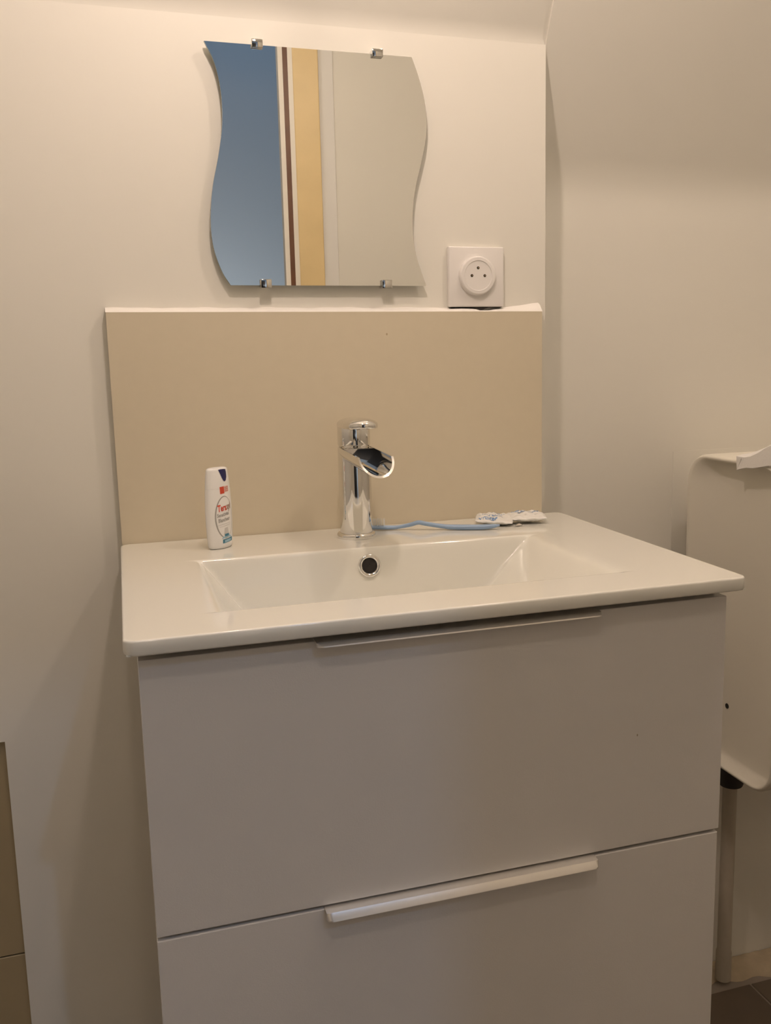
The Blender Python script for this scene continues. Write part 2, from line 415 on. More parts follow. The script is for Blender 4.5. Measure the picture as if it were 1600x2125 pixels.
# ------------------------------------------------------------------ mirror
ML = [(0.1356, 0.605), (0.1464, 0.5823), (0.1519, 0.5566), (0.1534, 0.5307), (0.1517, 0.5041), (0.1455, 0.4716), (0.1379, 0.4407), (0.1339, 0.4137), (0.1325, 0.3865), (0.1351, 0.3614), (0.1433, 0.3358), (0.1531, 0.3189)]
MR = [(0.3967, 0.6052), (0.4050, 0.5835), (0.4123, 0.5573), (0.4155, 0.5296), (0.4135, 0.5032), (0.4062, 0.4724), (0.3985, 0.4436), (0.3945, 0.4149), (0.3940, 0.3886), (0.3972, 0.3616), (0.4040, 0.3387), (0.4116, 0.3188)]
def spline(P, k=8):
    out = []; P = [Vector(p) for p in P]
    for i in range(len(P) - 1):
        p0 = P[i-1] if i else P[0] * 2 - P[1]; p1, p2 = P[i], P[i+1]; p3 = P[i+2] if i + 2 < len(P) else P[-1] * 2 - P[-2]
        for j in range(k):
            t = j / k
            out.append(0.5 * ((2 * p1) + (-p0 + p2) * t + (2*p0 - 5*p1 + 4*p2 - p3) * t*t + (-p0 + 3*p1 - 3*p2 + p3) * t**3))
    out.append(P[-1]); return out
L = spline(ML); Rr = spline(MR)
mir = thing('wall_mirror', (0.275, -0.01, 0.46 + H0), 'frameless wavy edged mirror on the white wall above the splashback', 'mirror')
n = len(L); vs = []; fs = []
YM0, YM1 = -0.0075, -0.012
for y in (YM1, YM0):
    vs += [(p[0], y, p[1] + H0) for p in L] + [(p[0], y, p[1] + H0) for p in Rr]
bm = bmesh.new(); bv = [bm.verts.new(p) for p in vs]
for i in range(n - 1):
    f = bm.faces.new((bv[i], bv[n+i], bv[n+i+1], bv[i+1])); f.material_index = 0
    f = bm.faces.new((bv[2*n+i], bv[2*n+i+1], bv[3*n+i+1], bv[3*n+i])); f.material_index = 1
    f = bm.faces.new((bv[i], bv[i+1], bv[2*n+i+1], bv[2*n+i])); f.material_index = 1
    f = bm.faces.new((bv[n+i], bv[3*n+i], bv[3*n+i+1], bv[n+i+1])); f.material_index = 1
for a, b in ((0, n), (n-1, 2*n-1)):
    f = bm.faces.new((bv[a], bv[b], bv[b+2*n], bv[a+2*n])); f.material_index = 1
obj('mirror_glass', bm, [M['mirror'], M['mirror_edge']], mir)
def clip(x0, x1, z0, z1, side):
    bm = box((x0, -0.0172, z0 + H0), (x1, -0.0125, z1 + H0), 0.0008, 2)
    if side > 0: box((x0 + 0.0005, -0.0160, z1 - 0.0045 + H0), (x1 - 0.0005, -0.0002, z1 - 0.0006 + H0), 0.0006, 1, bm=bm)
    else: box((x0 + 0.0005, -0.0160, z0 + 0.0006 + H0), (x1 - 0.0005, -0.0002, z0 + 0.0032 + H0), 0.0006, 1, bm=bm)
    obj('mirror_clip', bm, M['chrome'], mir, smooth=True, angle=30)
clip(0.1918, 0.2056, 0.6010, 0.6108, 1); clip(0.3432, 0.3575, 0.6010, 0.6108, 1)
clip(0.1900, 0.2040, 0.3152, 0.3262, -1); clip(0.3488, 0.3628, 0.3152, 0.3262, -1)

# ------------------------------------------------------------------ wall socket
so = thing('wall_socket', (0.4845, -0.005, 0.331 + H0), 'white square wall socket with a round insert right of the mirror', 'socket')
obj('cover_plate', box((0.4445, -0.0095, 0.2915 + H0), (0.5245, -0.0002, 0.3712 + H0), 0.0018, 3), M['white_plastic'], so, smooth=True, angle=35)
cxs, czs = 0.4845, 0.3325 + H0
obj('socket_insert', lathe([(0.0262, 0.008), (0.0262, 0.0125), (0.0255, 0.0150), (0.0240, 0.0162), (0.0200, 0.0166), (0.0194, 0.0158), (0.0, 0.0152)][:-1] + [(0.0010, 0.0156)], cxs, 0, 64, axis='Y', cz=czs), M['white_plastic'], so, smooth=True, angle=28)
for hx, hz in ((0.4843, 0.3427), (0.4752, 0.3325), (0.4938, 0.3325)):
    h = obj('pin_hole', lathe([(0.0019, 0.0150), (0.0019, 0.01605), (0.0004, 0.01615)], hx, 0, 16, axis='Y', cz=hz + H0 - 0.0), M['dark'], so)
    obj('contact', lathe([(0.0009, 0.0158), (0.0009, 0.01640), (0.0002, 0.01645)], hx + 0.0002, 0, 10, axis='Y', cz=hz + H0 + 0.0001), M['brass'], h)
# dark sliver painting the shadow gap and cut-out under the plate
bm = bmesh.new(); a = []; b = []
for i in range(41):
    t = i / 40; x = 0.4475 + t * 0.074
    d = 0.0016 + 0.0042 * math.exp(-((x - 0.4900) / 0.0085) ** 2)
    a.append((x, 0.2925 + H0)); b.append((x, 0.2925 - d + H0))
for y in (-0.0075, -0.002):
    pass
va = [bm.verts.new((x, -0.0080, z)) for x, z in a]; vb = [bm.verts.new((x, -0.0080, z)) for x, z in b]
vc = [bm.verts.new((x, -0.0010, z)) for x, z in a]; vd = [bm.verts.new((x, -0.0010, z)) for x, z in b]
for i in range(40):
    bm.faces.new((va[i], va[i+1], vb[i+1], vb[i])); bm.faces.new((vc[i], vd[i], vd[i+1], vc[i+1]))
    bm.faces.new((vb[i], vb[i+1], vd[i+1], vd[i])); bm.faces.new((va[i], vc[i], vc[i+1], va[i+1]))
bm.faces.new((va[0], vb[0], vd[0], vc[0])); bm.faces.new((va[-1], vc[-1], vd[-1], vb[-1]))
o = obj('shadow_gap', bm, M['dark'], so); o['label'] = 'dark sliver for the shadowed gap under the cover plate'

# ------------------------------------------------------------------ faucet
FX, FY = 0.2885, -0.082
fa = thing('faucet', (FX, FY, H0), 'chrome waterfall mixer faucet standing on the back rim of the washbasin', 'faucet')
obj('base_flange', lathe([(0.0240, H0 - 0.0005), (0.0247, H0 + 0.0008), (0.0247, H0 + 0.0045), (0.0236, H0 + 0.0062), (0.0205, H0 + 0.0066)], FX, FY, 64), M['chrome'], fa, smooth=True, angle=50)
obj('body', lathe([(0.0208, H0 + 0.0062), (0.0208, H0 + 0.109), (0.0208, H0 + 0.1125), (0.0200, H0 + 0.1150), (0.0170, H0 + 0.1156)], FX, FY, 64), M['chrome'], fa, smooth=True, angle=50)
# open trough spout: half tube running forward, oblique end
def spout_pt(s, a, r):
    # s 0..1 along, a angle from straight down (-1..1 -> -95..95 deg)
    ang = a * math.radians(93)
    yend = FY - 0.106 - 0.020 * math.cos(ang) ** 1.0
    y0 = FY - 0.004
    y = y0 + (yend - y0) * s
    zc = H0 + 0.1150 - 0.0035 * s
    sag = 0.004 * (1 - s) ** 2
    return (FX + r * math.sin(ang), y, zc - r * math.cos(ang) * (0.95 + 0.05 * s) + sag * 0)
bm = bmesh.new(); NS, NA = 28, 40
go = [[bm.verts.new(spout_pt(i / NS, -1 + 2 * j / NA, 0.0212)) for j in range(NA + 1)] for i in range(NS + 1)]
gi = [[bm.verts.new(spout_pt(i / NS * 0.985, -1 + 2 * j / NA, 0.0188)) for j in range(NA + 1)] for i in range(NS + 1)]
for i in range(NS):
    for j in range(NA):
        bm.faces.new((go[i][j], go[i+1][j], go[i+1][j+1], go[i][j+1]))
        bm.faces.new((gi[i][j], gi[i][j+1], gi[i+1][j+1], gi[i+1][j]))
for j in range(NA): 
    bm.faces.new((go[NS][j], gi[NS][j], gi[NS][j+1], go[NS][j+1])); bm.faces.new((go[0][j], go[0][j+1], gi[0][j+1], gi[0][j]))
for i in range(NS):
    bm.faces.new((go[i][0], gi[i][0], gi[i+1][0], go[i+1][0])); bm.faces.new((go[i][NA], go[i+1][NA], gi[i+1][NA], gi[i][NA]))
obj('spout', bm, M['chrome'], fa, smooth=True, angle=40)
# deck plate between body top and trough mouth
zdk = H0 + 0.1150
bm = bmesh.new(); pts = []
for i in range(25):
    a = math.pi * i / 24; pts.append((FX + 0.0206 * math.cos(a), FY + 0.0206 * math.sin(a)))
pts += [(FX - 0.0206, FY - 0.027), (FX + 0.0206, FY - 0.027)]
t_ = [bm.verts.new((x, y, zdk + 0.0005 - 0.0006 * (1 if y < FY - 0.01 else 0))) for x, y in pts]; b_ = [bm.verts.new((x, y, zdk - 0.0015)) for x, y in pts]
bm.faces.new(t_); bm.faces.new(b_[::-1])
for i in range(len(pts)): j = (i + 1) % len(pts); bm.faces.new((t_[i], b_[i], b_[j], t_[j]))
# inner throat closing the trough at the body
th = []
for j in range(NA + 1):
    ang = (-1 + 2 * j / NA) * math.radians(93)
    th.append(bm.verts.new((FX + 0.0190 * math.sin(ang), FY - 0.0262, zdk - 0.0006 - 0.0190 * math.cos(ang))))
bm.faces.new(th)
obj('deck', bm, M['chrome'], fa)
# handle: round cap whose top plate runs forward as a lever
hd = obj('handle', lathe([(0.0180, H0 + 0.1150), (0.0200, H0 + 0.1175), (0.0206, H0 + 0.1190), (0.0206, H0 + 0.1420), (0.0200, H0 + 0.1436)], FX, FY, 64), M['chrome'], fa, smooth=True, angle=40)
bm = bmesh.new()
def lever_outline(k):
    pts = []
    for i in range(33):
        a = math.pi * i / 32; pts.append((FX + (0.0210 - k) * math.cos(a), FY + (0.0210 - k) * math.sin(a)))
    for i in range(33):
        a = math.pi + math.pi * i / 32; pts.append((FX + (0.0215 - k) * math.cos(a), FY - 0.034 + (0.029 - k) * math.sin(a)))
    return pts
rings = []
for k, z in ((0.0035, 0.1400), (0.0006, 0.1404), (0.0, 0.1414), (0.0, 0.1452), (0.0008, 0.1470), (0.004, 0.1494), (0.009, 0.1514), (0.016, 0.1526)):
    rings.append([bm.verts.new((x, y, H0 + z + 0.0015 * ((FY - y) / 0.06))) for x, y in lever_outline(k)])
nn = len(rings[0])
for a, b in zip(rings, rings[1:]):
    for i in range(nn): bm.faces.new((a[i], a[(i+1) % nn], b[(i+1) % nn], b[i]))
bm.faces.new(rings[0][::-1]); bm.faces.new(rings[-1])
obj('lever_plate', bm, M['chrome'], hd, smooth=True, angle=60)

# ------------------------------------------------------------------ toothpaste bottle
BXc, BYc, BANG = 0.1165, -0.0835, math.radians(40)
bo = thing('toothpaste_bottle', (BXc, BYc, H0), 'small white toothpaste bottle with red lettering on the left of the basin rim', 'bottle')
def bdim(t):   # t = 0 base .. 1 top
    P = [(0, 0.0192, 0.0105), (0.03, 0.0204, 0.0118), (0.12, 0.0213, 0.0124), (0.3, 0.0222, 0.0128), (0.5, 0.0224, 0.0126), (0.7, 0.0214, 0.0118), (0.85, 0.0200, 0.0108), (1.0, 0.0176, 0.0092)]
    for (a, p, q), (b, r, s) in zip(P, P[1:]):
        if t <= b:
            u = (t - a) / (b - a); return p + (r - p) * u, q + (s - q) * u
    return P[-1][1:]
BH = 0.1030; BSX, BSZ = 0.885, 0.955
def bpoint(u, v, off=0.0):
    """u across the label (metres), v height (metres) -> world point on the front face"""
    A, B = bdim(max(0, min(1, v / BH)))
    k = max(-0.999, min(0.999, u / A)); x = u; y = -B * math.sqrt(1 - k * k) - off
    ca, sa = math.cos(BANG), math.sin(BANG)
    x *= BSX; y *= BSX
    return (BXc + x * ca - y * sa, BYc + x * sa + y * ca, H0 + v * BSZ)
bm = bmesh.new(); rings = []; NB = 64
hs = [(0.0, 0.93), (0.0008, 0.975), (0.0022, 1.0)] + [(0.004 + 0.0726 * i / 18, 1.0) for i in range(19)]
for h, s in hs:
    A, B = bdim(h / BH); ring = []
    for i in range(NB):
        a = 2 * math.pi * i / NB; x, y = A * BSX * s * math.cos(a), B * BSX * s * math.sin(a)
        ring.append(bm.verts.new((BXc + x * math.cos(BANG) - y * math.sin(BANG), BYc + x * math.sin(BANG) + y * math.cos(BANG), H0 + 0.0004 + h * BSZ)))
    rings.append(ring)
for a, b in zip(rings, rings[1:]):
    for i in range(NB): bm.faces.new((a[i], a[(i+1) % NB], b[(i+1) % NB], b[i]))
bm.faces.new(rings[0][::-1]); bm.faces.new(rings[-1])
obj('bottle_body', bm, M['bottle'], bo, smooth=True, angle=60)
bm = bmesh.new(); rings = []
hs = [(0.0767, 0.995), (0.0770, 1.0)] + [(0.078 + 0.021 * i / 8, 1.0) for i in range(9)] + [(0.1005, 0.985), (0.1018, 0.94), (0.1026, 0.80), (0.1030, 0.4)]
for h, s in hs:
    A, B = bdim(min(1, h / BH)); ring = []
    for i in range(NB):
        a = 2 * math.pi * i / NB; x, y = A * BSX * s * math.cos(a), B * BSX * s * math.sin(a)
        ring.append(bm.verts.new((BXc + x * math.cos(BANG) - y * math.sin(BANG), BYc + x * math.sin(BANG) + y * math.cos(BANG), H0 + 0.0004 + h * BSZ)))
    rings.append(ring)
for a, b in zip(rings, rings[1:]):
    for i in range(NB): bm.faces.new((a[i], a[(i+1) % NB], b[(i+1) % NB], b[i]))
bm.faces.new(rings[0][::-1]); bm.faces.new(rings[-1])
cap = obj('cap', bm, M['bottle'], bo, smooth=True, angle=60)

def patch(name, uv, material, parent, off, mapper, sub=6, uvq=None):
    """fill a 2-D outline (list of (u, v)) with a fan grid and wrap it through mapper"""
    bm = bmesh.new(); cu = sum(p[0] for p in uv) / len(uv); cv = sum(p[1] for p in uv) / len(uv)
    rs = []
    for k in range(1, sub + 1):
        rs.append([bm.verts.new(mapper(cu + (u - cu) * k / sub, cv + (v - cv) * k / sub, off)) for u, v in uv])
    c = bm.verts.new(mapper(cu, cv, off)); nn = len(uv)
    for i in range(nn): bm.faces.new((c, rs[0][i], rs[0][(i+1) % nn]))
    for a, b in zip(rs, rs[1:]):
        for i in range(nn): bm.faces.new((a[i], b[i], b[(i+1) % nn], a[(i+1) % nn]))
    return obj(name, bm, material, parent)
def rect(u0, v0, u1, v1, skew=0.0, n=5):
    P = [(u0 + (u1 - u0) * i / n, v0) for i in range(n)] + [(u1, v0 + (v1 - v0) * i / n) for i in range(n)] + [(u1 - (u1 - u0) * i / n, v1) for i in range(n)] + [(u0, v1 - (v1 - v0) * i / n) for i in range(n)]
    return [(u, v + skew * (u - u0)) for u, v in P]
def band(outer, inner, material, name, parent, off, mapper):
    bm = bmesh.new(); a = [bm.verts.new(mapper(u, v, off)) for u, v in outer]; b = [bm.verts.new(mapper(u, v, off)) for u, v in inner]
    for i in range(len(a)): 
        j = (i + 1) % len(a); bm.faces.new((a[i], a[j], b[j], b[i]))
    return obj(name, bm, material, parent)
def text_mesh(s, size, u, v, material, name, parent, off, mapper, xs=1.0, skew=0.0, align='LEFT'):
    c = bpy.data.curves.new('lettering', 'FONT'); c.body = s; c.size = size; c.align_x = align; c.resolution_u = 2; c.offset = size * 0.028
    t = bpy.data.objects.new('lettering', c); C.objects.link(t)
    dg = bpy.context.evaluated_depsgraph_get(); me = bpy.data.meshes.new_from_object(t.evaluated_get(dg))
    bpy.data.objects.remove(t); bm = bmesh.new(); bm.from_mesh(me)
    bmesh.ops.triangulate(bm, faces=bm.faces[:])
    for vv in bm.verts: vv.co = Vector(mapper(u + vv.co.x * xs, v + vv.co.y + skew * vv.co.x * xs, off))
    return obj(name, bm, material, parent)
# navy thumb tab of the cap
tab = [(-0.0062, 0.1012), (-0.002, 0.1016), (0.0035, 0.1014), (0.0078, 0.1008), (0.0088, 0.097), (0.0082, 0.091), (0.0060, 0.0870), (0.0032, 0.0857), (0.0008, 0.0868), (-0.0012, 0.0900), (-0.0032, 0.0950)]
o = patch('thumb_tab', tab, M['navy'], cap, 0.0004, bpoint, 5); o['label'] = 'navy blue thumb tab'
# printed label
sk = 0.04
o = patch('label', rect(-0.0068, 0.0705, 0.0008, 0.0795, sk), M['red'], bo, 0.00015, bpoint); o.name = 'printed_badge'
patch('printed_badge', rect(0.0012, 0.0722, 0.0096, 0.0797, sk), M['pink'], bo, 0.00015, bpoint)
for k in range(3): patch('printed_line', rect(0.0018, 0.0733 + k * 0.0022, 0.0096, 0.0738 + k * 0.0022, sk), M['redgrey'], bo, 0.00025, bpoint, 2)
def ell(cu, cv, ru, rv, n=48): return [(cu + ru * math.cos(2*math.pi*i/n), cv + rv * math.sin(2*math.pi*i/n)) for i in range(n)]
band(ell(-0.0008, 0.0405, 0.0158, 0.0272), ell(-0.0002, 0.0405, 0.0146, 0.0260), M['grey'], 'printed_ring', bo, 0.00012, bpoint)
text_mesh('Tera', 0.0118, -0.0126, 0.0482, M['red'], 'lettering', bo, 0.0003, bpoint, 0.66, 0.10)
text_mesh('xyl', 0.0118, 0.0026, 0.0500, M['redgrey'], 'lettering', bo, 0.0003, bpoint, 0.62, 0.10)
text_mesh('Sensitivité', 0.0064, -0.0138, 0.0412, M['grey'], 'lettering', bo, 0.0003, bpoint, 0.78, 0.10)
text_mesh('Blancheur', 0.0068, -0.0124, 0.0344, M['grey'], 'lettering', bo, 0.0003, bpoint, 0.74, 0.10)
for k in range(2): patch('printed_line', rect(-0.0138 + 0.003 * k, 0.0305 - 0.0022 * k, 0.0088, 0.0310 - 0.0022 * k, 0.10), M['lightgrey'], bo, 0.0002, bpoint, 2)
patch('printed_swash', [(-0.0030, 0.0265), (0.0030, 0.0275), (0.0052, 0.0180), (-0.0046, 0.0170)], M['lightgrey'], bo, 0.00018, bpoint, 4)
patch('printed_swash', [(-0.0060, 0.0160), (0.0070, 0.0172), (0.0112, 0.0140), (-0.0085, 0.0128)], M['paleblue'], bo, 0.0002, bpoint, 4)
patch('printed_swash', rect(-0.0030, 0.0160, 0.0048, 0.0190, 0.05), M['teal'], bo, 0.0003, bpoint, 4)
patch('printed_band', rect(-0.0066, 0.0070, 0.0124, 0.0122, 0.08), M['teal'], bo, 0.00025, bpoint, 5)
patch('printed_band', rect(-0.0034, 0.0080, 0.0092, 0.0112, 0.08), M['paleblue'], bo, 0.00035, bpoint, 5)

# ------------------------------------------------------------------ toothbrush
BR = [(0.3080, -0.0422, 0.0036), (0.3260, -0.0498, 0.0036), (0.3380, -0.0548, 0.0034), (0.3500, -0.0598, 0.0038), (0.3646, -0.0659, 0.0068), (0.3753, -0.0704, 0.0100), (0.3830, -0.0736, 0.0086), (0.3940, -0.0782, 0.0066), (0.4070, -0.0836, 0.0046), (0.4174, -0.0880, 0.0038), (0.4408, -0.0978, 0.0035), (0.4580, -0.1050, 0.0040), (0.4680, -0.1092, 0.0052), (0.4740, -0.1117, 0.0062)]
WR = [(0.0045, 0.0022), (0.0056, 0.0026), (0.0050, 0.0026), (0.0030, 0.0024), (0.0028, 0.0027), (0.0036, 0.0028), (0.0036, 0.0028), (0.0036, 0.0027), (0.0042, 0.0029), (0.0048, 0.0033), (0.0050, 0.0034), (0.0044, 0.0032), (0.0034, 0.0024), (0.0012, 0.0010)]
tb = thing('toothbrush', (0.39, -0.076, H0), 'blue toothbrush with pale bristles lying on the rim right of the faucet', 'toothbrush')
bm = bmesh.new(); rings = []
cen = spline([(*p, ) for p in BR], 5); wid = spline([(*p, 0) for p in WR], 5)
for i, p in enumerate(cen):
    a = cen[max(0, i-1)]; b = cen[min(len(cen)-1, i+1)]; d = (b - a).normalized(); side = Vector((d.y, -d.x, 0)).normalized(); upv = side.cross(d).normalized()
    if upv.z < 0: upv = -upv
    wx, wz = wid[i][0], wid[i][1]
    if i == 0: wx, wz = wx * 0.4, wz * 0.5
    rings.append([bm.verts.new(p + Vector((0, 0, H0)) + side * wx * math.copysign(abs(math.cos(t)) ** 0.8, math.cos(t)) + upv * wz * math.copysign(abs(math.sin(t)) ** 0.7, math.sin(t))) for t in [2*math.pi*k/16 for k in range(16)]])
for a, b in zip(rings, rings[1:]):
    for i in range(16): bm.faces.new((a[i], a[(i+1) % 16], b[(i+1) % 16], b[i]))
bm.faces.new(rings[0][::-1]); bm.faces.new(rings[-1])
obj('brush_handle', bm, M['brush_blue'], tb, smooth=True, angle=60)
bm = bmesh.new()
dirb = (Vector(BR[2]) - Vector(BR[0])); dirb.z = 0; dirb.normalize(); sdb = Vector((dirb.y, -dirb.x, 0))
for i in range(10):
    for j in range(4):
        for q in range(3):
            c = Vector((0.3100, -0.0430, 0.0055 + H0)) + dirb * (0.0028 * i + random.uniform(-0.0007, 0.0007)) + sdb * ((j - 1.5) * 0.0024 + random.uniform(-0.0006, 0.0006))
            hgt = 0.0098 + random.uniform(-0.0006, 0.0006); r = 0.00016
            tip = c + Vector((random.uniform(-0.0004, 0.0004), random.uniform(-0.0004, 0.0004), hgt))
            vv = [bm.verts.new(c + Vector((r*math.cos(t), r*math.sin(t), 0))) for t in (0, 2.1, 4.2)] + [bm.verts.new(tip + Vector((r*math.cos(t), r*math.sin(t), 0))) for t in (0, 2.1, 4.2)]
            for k in range(3): bm.faces.new((vv[k], vv[(k+1) % 3], vv[3 + (k+1) % 3], vv[3+k]))
            bm.faces.new(vv[3:])
o = obj('bristles', bm, M['bristle'], tb); o['kind'] = 'stuff'; o['label'] = 'pale translucent bristles'

# ------------------------------------------------------------------ two small packets
def packet(cx, cy, ang, L_, W_, hgt, tilt, seed, label, ink):
    rnd = random.Random(seed)
    t = thing('paper_sachet', (cx, cy, H0), label, 'sachet')
    ca, sa = math.cos(ang), math.sin(ang)
    ph = [rnd.uniform(0, 6) for _ in range(6)]
    def surf(u, v, off=0.0, top=True):
        # u, v in -1..1
        prof = max(0.0, (1 - abs(u) ** 2.6)) ** 0.6 * max(0.0, (1 - abs(v) ** 2.2)) ** 0.6
        wr = 0.0007 * math.sin(9 * u + ph[0] + 3 * v) + 0.0006 * math.sin(13 * v + ph[1] - 4 * u) + 0.0004 * math.sin(21 * u + 17 * v + ph[2])
        mid = hgt * 0.5 + 0.0009 + tilt * (u + 1) * L_ * 0.5 + wr * 0.5 + 0.0012
        z = mid + (hgt * 0.5 * prof + 0.0004 + wr * prof if top else -hgt * 0.5 * prof * 0.9 - 0.0004)
        z = max(z, 0.0006 if top else 0.0003)
        x, y = u * L_ / 2 * (1 - 0.05 * v * v), v * W_ / 2 * (1 - 0.06 * u * u)
        return (cx + x * ca - y * sa, cy + x * sa + y * ca, H0 + z + off)
    bm = bmesh.new(); N = 30
    g1 = [[bm.verts.new(surf(-1 + 2*i/N, -1 + 2*j/N, 0, True)) for j in range(N+1)] for i in range(N+1)]
    g2 = [[bm.verts.new(surf(-1 + 2*i/N, -1 + 2*j/N, 0, False)) for j in range(N+1)] for i in range(N+1)]
    for i in range(N):
        for j in range(N):
            bm.faces.new((g1[i][j], g1[i+1][j], g1[i+1][j+1], g1[i][j+1])); bm.faces.new((g2[i][j], g2[i][j+1], g2[i+1][j+1], g2[i+1][j]))
    for i in range(N):
        bm.faces.new((g1[i][0], g2[i][0], g2[i+1][0], g1[i+1][0])); bm.faces.new((g1[i][N], g1[i+1][N], g2[i+1][N], g2[i][N]))
        bm.faces.new((g1[0][i], g1[0][i+1], g2[0][i+1], g2[0][i])); bm.faces.new((g1[N][i], g2[N][i], g2[N][i+1], g1[N][i+1]))
    obj('packet_film', bm, M['packet'], t, smooth=True, angle=60)
    def mp(u, v, off): return surf(u * 2 / L_, v * 2 / W_, off + 0.0002, True)
    for s_, size, u, v, xs_, sk_ in ink: text_mesh(s_, size, u, v, M['blue_ink'], 'lettering', t, 0.0002, mp, xs_, sk_)
    return t
packet(0.4850, -0.0665, math.radians(-24), 0.052, 0.056, 0.0110, -0.05, 3, 'white sachet with blue print lying behind the tip of the toothbrush handle',
       [('Winter', 0.0130, -0.021, -0.0245, 0.66, 0.0), ('winter winter', 0.0075, -0.021, -0.004, 0.8, -0.3), ('winter', 0.0095, -0.006, 0.012, 0.8, -0.6)])
packet(0.5310, -0.0700, math.radians(-16), 0.052, 0.050, 0.0105, 0.0, 11, 'crumpled white sachet at the right back corner of the washbasin rim',
       [('winter', 0.0075, -0.022, 0.014, 0.8, -0.2), ('Winter', 0.0110, -0.012, -0.004, 0.9, 0.12)])
# torn foil corner between the two
tf = thing('foil_scrap', (0.5075, -0.0985, H0), 'tiny glinting scrap of torn foil between the two sachets', 'foil')
bm = bmesh.new(); P = []
for i in range(9):
    a = 2*math.pi*i/9; r = 0.0052 * (0.7 + 0.5 * random.random()); P.append((0.5075 + r*math.cos(a), -0.0985 + 0.8*r*math.sin(a)))
t_ = [bm.verts.new((x, y, H0 + 0.0006 + 0.0022 * random.random())) for x, y in P]; b_ = [bm.verts.new((v.co.x, v.co.y, v.co.z - 0.0003)) for v in t_]
c1 = bm.verts.new((0.5075, -0.0985, H0 + 0.0040)); c2 = bm.verts.new((0.5075, -0.0985, H0 + 0.0036))
for i in range(9):
    j = (i+1) % 9; bm.faces.new((c1, t_[i], t_[j])); bm.faces.new((c2, b_[j], b_[i])); bm.faces.new((t_[i], b_[i], b_[j], t_[j]))
obj('foil', bm, M['foil'], tf)

# ------------------------------------------------------------------ cistern shell on the recessed wall
ci = thing('cistern', (1.07, -0.04, -0.41 + H0), 'cream wall hung cistern shell with rounded rim right of the vanity', 'cistern')
CX, CE = 0.880, 0.024
def rrect(y0, y1, z0, z1, r, n=10):
    pts = []
    for cy_, cz_, a0 in ((y1 - r, z1 - r, 0), (y0 + r, z1 - r, 90), (y0 + r, z0 + r, 180), (y1 - r, z0 + r, 270)):
        for i in range(n + 1):
            a = math.radians(a0 + 90 * i / n); pts.append((cy_ + r * math.cos(a), cz_ + r * math.sin(a)))
    return pts
Y0c, Y1c, Z0c, Z1c = -0.190, 0.040, -0.412 + H0, 0.0700 + H0
bm = bmesh.new(); rings = []
for ins, ex, x in ((0.006, 0, 1.28), (0.0, 0, 1.274), (0.0, 0, CX - CE + 0.005), (0.0015, 0, CX - CE + 0.0015), (0.004, 0, CX - CE), (0.0065, 0.004, CX - CE + 0.0012), (0.008, 0.012, CX - CE + 0.006), (0.009, 0.028, CX - 0.008), (0.011, 0.045, CX - 0.002), (0.016, 0.060, CX)):
    r = max(0.012, 0.048 - ins)
    rings.append([bm.verts.new((x, y, z)) for y, z in rrect(Y0c + ins, Y1c - ins - ex, Z0c + ins, Z1c - ins, r)])
nn = len(rings[0])
for a, b in zip(rings, rings[1:]):
    for i in range(nn): bm.faces.new((a[i], a[(i+1) % nn], b[(i+1) % nn], b[i]))
bm.faces.new(rings[0][::-1]); bm.faces.new(rings[-1])
obj('shell', bm, M['enamel'], ci, smooth=True, angle=60)
obj('mounting_frame', box((0.925, 0.0385, -0.37 + H0), (1.24, 0.0784, 0.03 + H0)), M['enamel'], ci)
bm = bmesh.new(); c0 = Vector((CX - 0.0006, -0.0500, -0.3205 + H0))
rr = [bm.verts.new(c0 + Vector((0, 0.0042*math.cos(t), 0.0042*math.sin(t)))) for t in [2*math.pi*k/16 for k in range(16)]]
r2 = [bm.verts.new(v.co + Vector((0.002, 0, 0))) for v in rr]
bm.faces.new(rr)
for i in range(16): bm.faces.new((rr[i], r2[i], r2[(i+1) % 16], rr[(i+1) % 16]))
obj('screw_hole', bm, M['dark'], ci)

# outlet pipe below the cistern
pi_ = thing('outlet_pipe', (0.944, 0.042, 0.0), 'pale vertical pipe with black rubber sleeve below the cream cistern', 'pipe')
PX, PY = 0.9525, 0.0440
obj('pipe', lathe([(0.0135, 0.008), (0.0135, 0.06), (0.0120, 0.065), (0.0120, -0.45 + H0)], PX + 0.0085, PY, 32), M['pipe'], pi_, smooth=True, angle=60)
obj('rubber_sleeve', lathe([(0.0190, -0.502 + H0), (0.0205, -0.498 + H0), (0.0205, -0.44 + H0), (0.0215, -0.435 + H0), (0.0215, -0.4125 + H0)], PX + 0.004, PY - 0.014 + 0.006, 32), M['rubber'], pi_, smooth=True, angle=50)

# sheet of paper draped over the top of the cistern
pa = [(0.853, -0.0985, 0.0735), (0.853, -0.0890, 0.0555), (0.853, -0.0990, 0.0585), (0.853, -0.1100, 0.0610), (0.853, -0.1250, 0.0620), (0.853, -0.1420, 0.0655), (0.853, -0.1580, 0.0690), (0.853, -0.1900, 0.0700)]
tb_ = [(0.880, -0.0650, 0.0745), (0.872, -0.0800, 0.0742), (0.878, -0.0850, 0.0760), (0.885, -0.0930, 0.0820), (0.890, -0.1050, 0.0880), (0.895, -0.1180, 0.0960), (0.900, -0.1350, 0.1080), (0.905, -0.1700, 0.1300)]
bk = [(1.00, -0.0200, 0.0745), (1.00, -0.0300, 0.0745), (1.00, -0.0450, 0.0750), (1.00, -0.0600, 0.0780), (1.00, -0.0800, 0.0830), (1.00, -0.1000, 0.0900), (1.00, -0.1250, 0.1000), (1.00, -0.1700, 0.1150)]
mid1 = [(0.8545, a[1] * 0.6 + b[1] * 0.4, max(0.0748, a[2] * 0.4 + b[2] * 0.6)) for a, b in zip(pa, tb_)]
rows = [pa, mid1, tb_, bk]; off = Vector((0.0, 0.0, H0)); bm = bmesh.new()
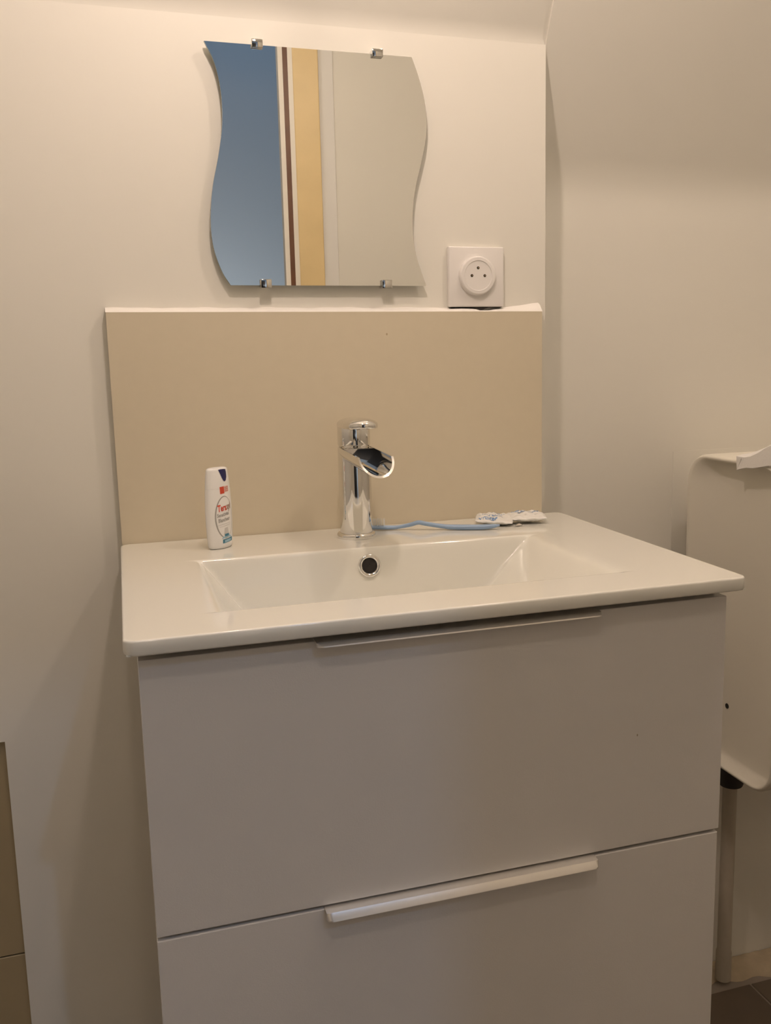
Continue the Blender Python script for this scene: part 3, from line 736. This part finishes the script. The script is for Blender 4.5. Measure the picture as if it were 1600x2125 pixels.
g1 = [[bm.verts.new(Vector(p) + off) for p in r] for r in rows]; g2 = [[bm.verts.new(Vector(p) + off + Vector((0.0006, 0, -0.0008))) for p in r] for r in rows]
for i in range(3):
    for j in range(7):
        bm.faces.new((g1[i][j], g1[i+1][j], g1[i+1][j+1], g1[i][j+1])); bm.faces.new((g2[i][j], g2[i][j+1], g2[i+1][j+1], g2[i+1][j]))
for j in range(7): bm.faces.new((g1[0][j], g1[0][j+1], g2[0][j+1], g2[0][j])); bm.faces.new((g1[3][j], g2[3][j], g2[3][j+1], g1[3][j+1]))
for i in range(3): bm.faces.new((g1[i][0], g2[i][0], g2[i+1][0], g1[i+1][0])); bm.faces.new((g1[i][7], g1[i+1][7], g2[i+1][7], g2[i][7]))
tag(obj('paper_sheet', bm, M['paper']), 'sheet of white paper draped over the top of the cream cistern', 'paper')

# ------------------------------------------------------------------ hanging bulb (just above the frame)
lp = thing('pendant_lamp', LAMP_POS, 'bare warm light bulb hanging on a cord in front of the vanity', 'lamp')
lx, ly, lz = LAMP_POS
R_ = LAMP_RADIUS
prof = [(0.001, lz - R_)] + [(R_ * math.sin(math.radians(a)), lz - R_ * math.cos(math.radians(a))) for a in range(15, 151, 15)] + [(0.011, lz + 0.030)]
obj('light_bulb', lathe(prof, lx, ly, 32), M['bulb'], lp, smooth=True)
obj('bulb_holder', lathe([(0.013, lz + 0.030), (0.0145, lz + 0.032), (0.0145, lz + 0.075), (0.006, lz + 0.085)], lx, ly, 24), M['white_plastic'], lp, smooth=True, angle=50)
obj('cord', lathe([(0.003, lz + 0.085), (0.003, ZT)], lx, ly, 12), M['cable'], lp, smooth=True, angle=50)
M['ceiling_a'] = mat('ceiling_glow', (1, 1, 1), 0.5, emit=(1.0, 0.83, 0.70), estr=CEIL_A)
M['fill_right'] = mat('fill_glow_right', (1, 1, 1), 0.5, emit=(1.0, 0.82, 0.69), estr=FILL_RIGHT)  # glow of the added fill that brightens the right wall
for (x, y), mm, lab in (((0.03, -1.33), 'ceiling_a', 'small round ceiling lamp above the middle of the room'), ((0.85, -0.58), 'fill_right', 'small round added fill lamp above the right side of the room')):
    cl = thing('ceiling_lamp_or_fill', (x, y, ZT), lab, 'lamp')
    obj('lamp_base', lathe([(0.055, ZT - 0.0005), (0.055, ZT - 0.012), (0.040, ZT - 0.014)], x, y, 32), M['white_plastic'], cl, smooth=True, angle=40)
    obj('lamp_globe', lathe([(0.030, ZT - 0.014), (0.0325, ZT - 0.03), (0.028, ZT - 0.048), (0.016, ZT - 0.060), (0.002, ZT - 0.064)], x, y, 32), M[mm], cl, smooth=True)
